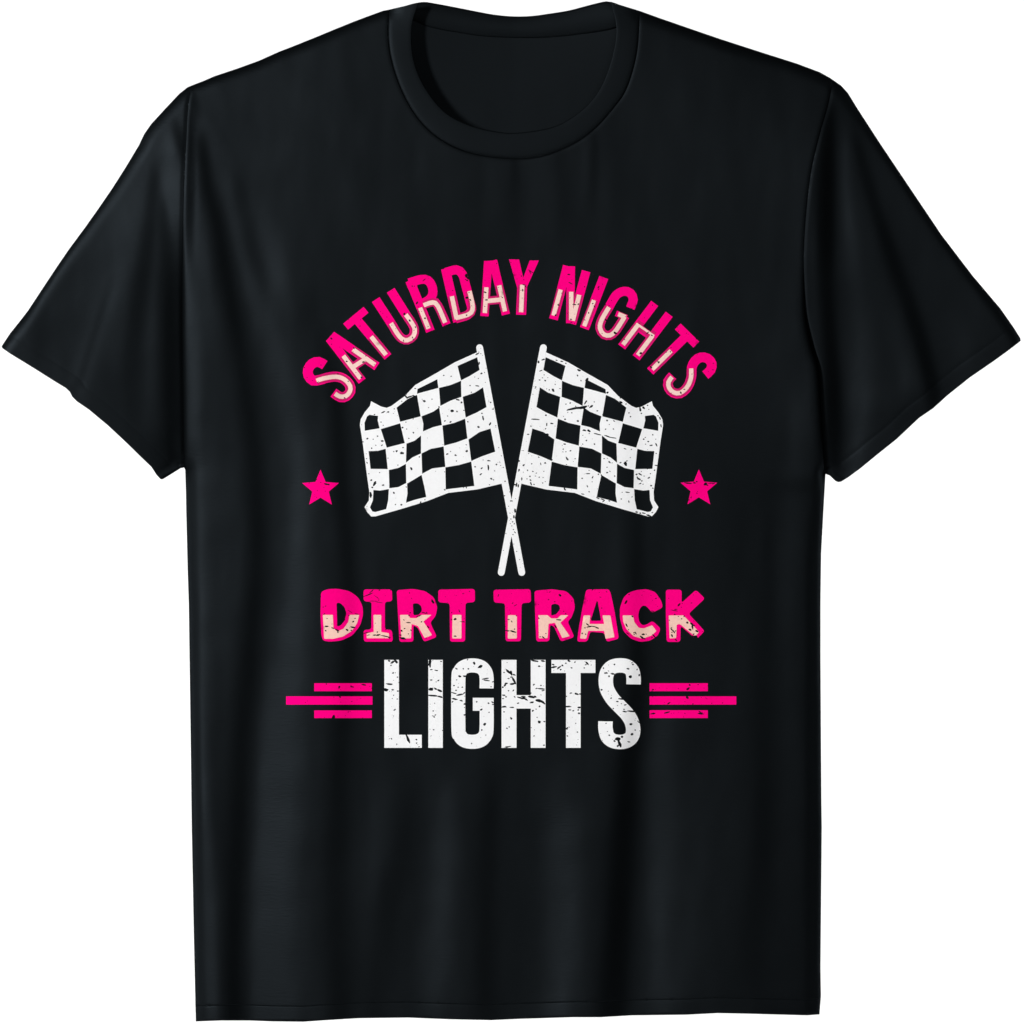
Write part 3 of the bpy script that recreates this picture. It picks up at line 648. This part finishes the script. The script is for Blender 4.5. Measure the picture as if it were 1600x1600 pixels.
# --- LIGHTS
BIG = [
 ('L', [cF([(40,42),(127,42),(127,488),(263,488),(263,566),(40,566)])]),
 ('I', [cF([(302,42),(388,42),(388,566),(302,566)])]),
 ('G', [cF(stroke([(649,212),(649,150),(640,112),(612,84),(564,75),(517,84),(490,112),(481,160),(481,445),(490,492),(517,521),(564,530),(611,521),(640,492),(649,445),(649,268)], 84, True)), cF([(567,268),(672,268),(672,345),(567,345)])]),
 ('H', [cF([(738,42),(827,42),(827,252),(912,252),(912,42),(1000,42),(1000,566),(912,566),(912,332),(827,332),(827,566),(738,566)])]),
 ('T', [cF([(1035,42),(1297,42),(1297,120),(1209,120),(1209,566),(1122,566),(1122,120),(1035,120)])]),
 ('S', [cF(stroke([(1524,188),(1524,150),(1515,108),(1486,82),(1443,75),(1398,84),(1369,114),(1359,160),(1366,215),(1396,270),(1440,318),(1485,365),(1512,410),(1522,460),(1512,500),(1482,524),(1440,531),(1397,522),(1368,495),(1357,450),(1357,408)], 86, True))]),
]
for ch, loops in BIG:
    speckle(loops, 26, .7, 2.4)
    part(ink('letter', loops, [WHITE], shirt), 'tall white letter %s, worn and cracked' % ch)

# --- bars and stars
for x0, y0, x1, y1 in [(491,1067.5,581,1080),(447,1088,582,1101),(491,1110,581,1122),(1015,1067.5,1106,1080),(1015,1088,1150.5,1101),(1015,1109.7,1106,1122)]:
    l = [[(x0, y0), (x1, y0), (x1, y1), (x0, y1)]]
    speckle(l, 9, .7, 1.6)
    ink('stripe', l, [PINK], shirt)
for cx, cy in ((500.8, 764), (1092, 763.5)):
    l = [[(cx + (30.2 if i % 2 == 0 else 13.6) * math.sin(i * math.pi / 5), cy - (30.2 if i % 2 == 0 else 13.6) * math.cos(i * math.pi / 5)) for i in range(10)]]
    speckle(l, 9, .7, 1.6)
    ink('star', l, [PINK], shirt)

# --- crossed flags
FLAG = cG([(1095,105),(885,200),(740,285),(545,395),(455,490),(340,575),(300,592),(250,580),(165,535),(155,575),(110,630),(75,690),(68,740),(90,880),(130,1180),(150,1320),(145,1390),(108,1448),(130,1490),(165,1528),(200,1528),(420,1465),(650,1395),(830,1325),(1080,1295),(1300,1243)])
CHECKS = [cG(q) for q in [
 [(910,230),(1080,155),(1100,265),(1010,320),(940,355)],
 [(565,430),(735,345),(745,420),(560,470)],
 [(750,420),(850,395),(940,358),(943,497),(850,530),(762,575)],
 [(955,497),(1060,460),(1130,415),(1160,585),(1080,630),(980,675)],
 [(385,590),(480,515),(560,480),(592,665),(415,712)],
 [(600,665),(700,625),(752,588),(775,740),(700,758),(612,795),(615,730)],
 [(780,745),(880,722),(975,685),(995,855),(900,890),(795,918)],
 [(1005,865),(1100,800),(1195,770),(1235,970),(1120,1010),(1028,1050)],
 [(110,790),(108,720),(130,665),(150,652),(225,662),(222,700),(238,768)],
 [(248,775),(415,725),(455,895),(300,935)],
 [(470,900),(540,875),(595,830),(595,985),(520,1020),(465,1065)],
 [(600,985),(680,945),(790,925),(805,1100),(690,1115),(605,1160)],
 [(805,1105),(920,1085),(1028,1055),(1055,1265),(808,1295)],
 [(143,965),(225,962),(290,945),(308,1120),(160,1118)],
 [(318,1128),(400,1110),(465,1075),(468,1240),(400,1275),(322,1285)],
 [(475,1245),(600,1170),(625,1280),(640,1360),(540,1385),(465,1410),(478,1330)],
 [(185,1300),(240,1305),(318,1292),(312,1390),(295,1465),(200,1490),(175,1485),(155,1450),(180,1390)]]]
def capsule(a, b, w):
    a, b = np.array(a, float), np.array(b, float); u = (b - a) / np.hypot(*(b - a)); n = np.array((-u[1], u[0])); out = []
    for c, s in ((b, 1), (a, -1)):
        for i in range(9):
            t = -math.pi / 2 + math.pi * i / 8
            out.append(tuple(c + s * (u * math.cos(t) + n * math.sin(t)) * w / 2))
    return out
MIR = lambda pts: [(1598.4 - x, y) for x, y in pts]
POLE = capsule((749.4, 543.2), (815.2, 894.5), 10.6)
for flip in (False, True):
    f = (lambda q: MIR(q)[::-1]) if flip else (lambda q: q)
    cloth, pole, checks = f(FLAG), f(POLE), [f(q) for q in CHECKS]
    speckle([cloth], 60 if not flip else 90, .7, 1.9); speckle([pole], 24, .7, 1.6)
    o = ink('checkered_flag', [cloth], [WHITE], shirt, cuts=checks, lift=INK if not flip else INK + .00005)
    part(o, 'checkered flag flying to the right' if flip else 'checkered flag flying to the left')
    ink('flagpole', [pole], [WHITE], o, INK + (.00012 if flip else .00016))
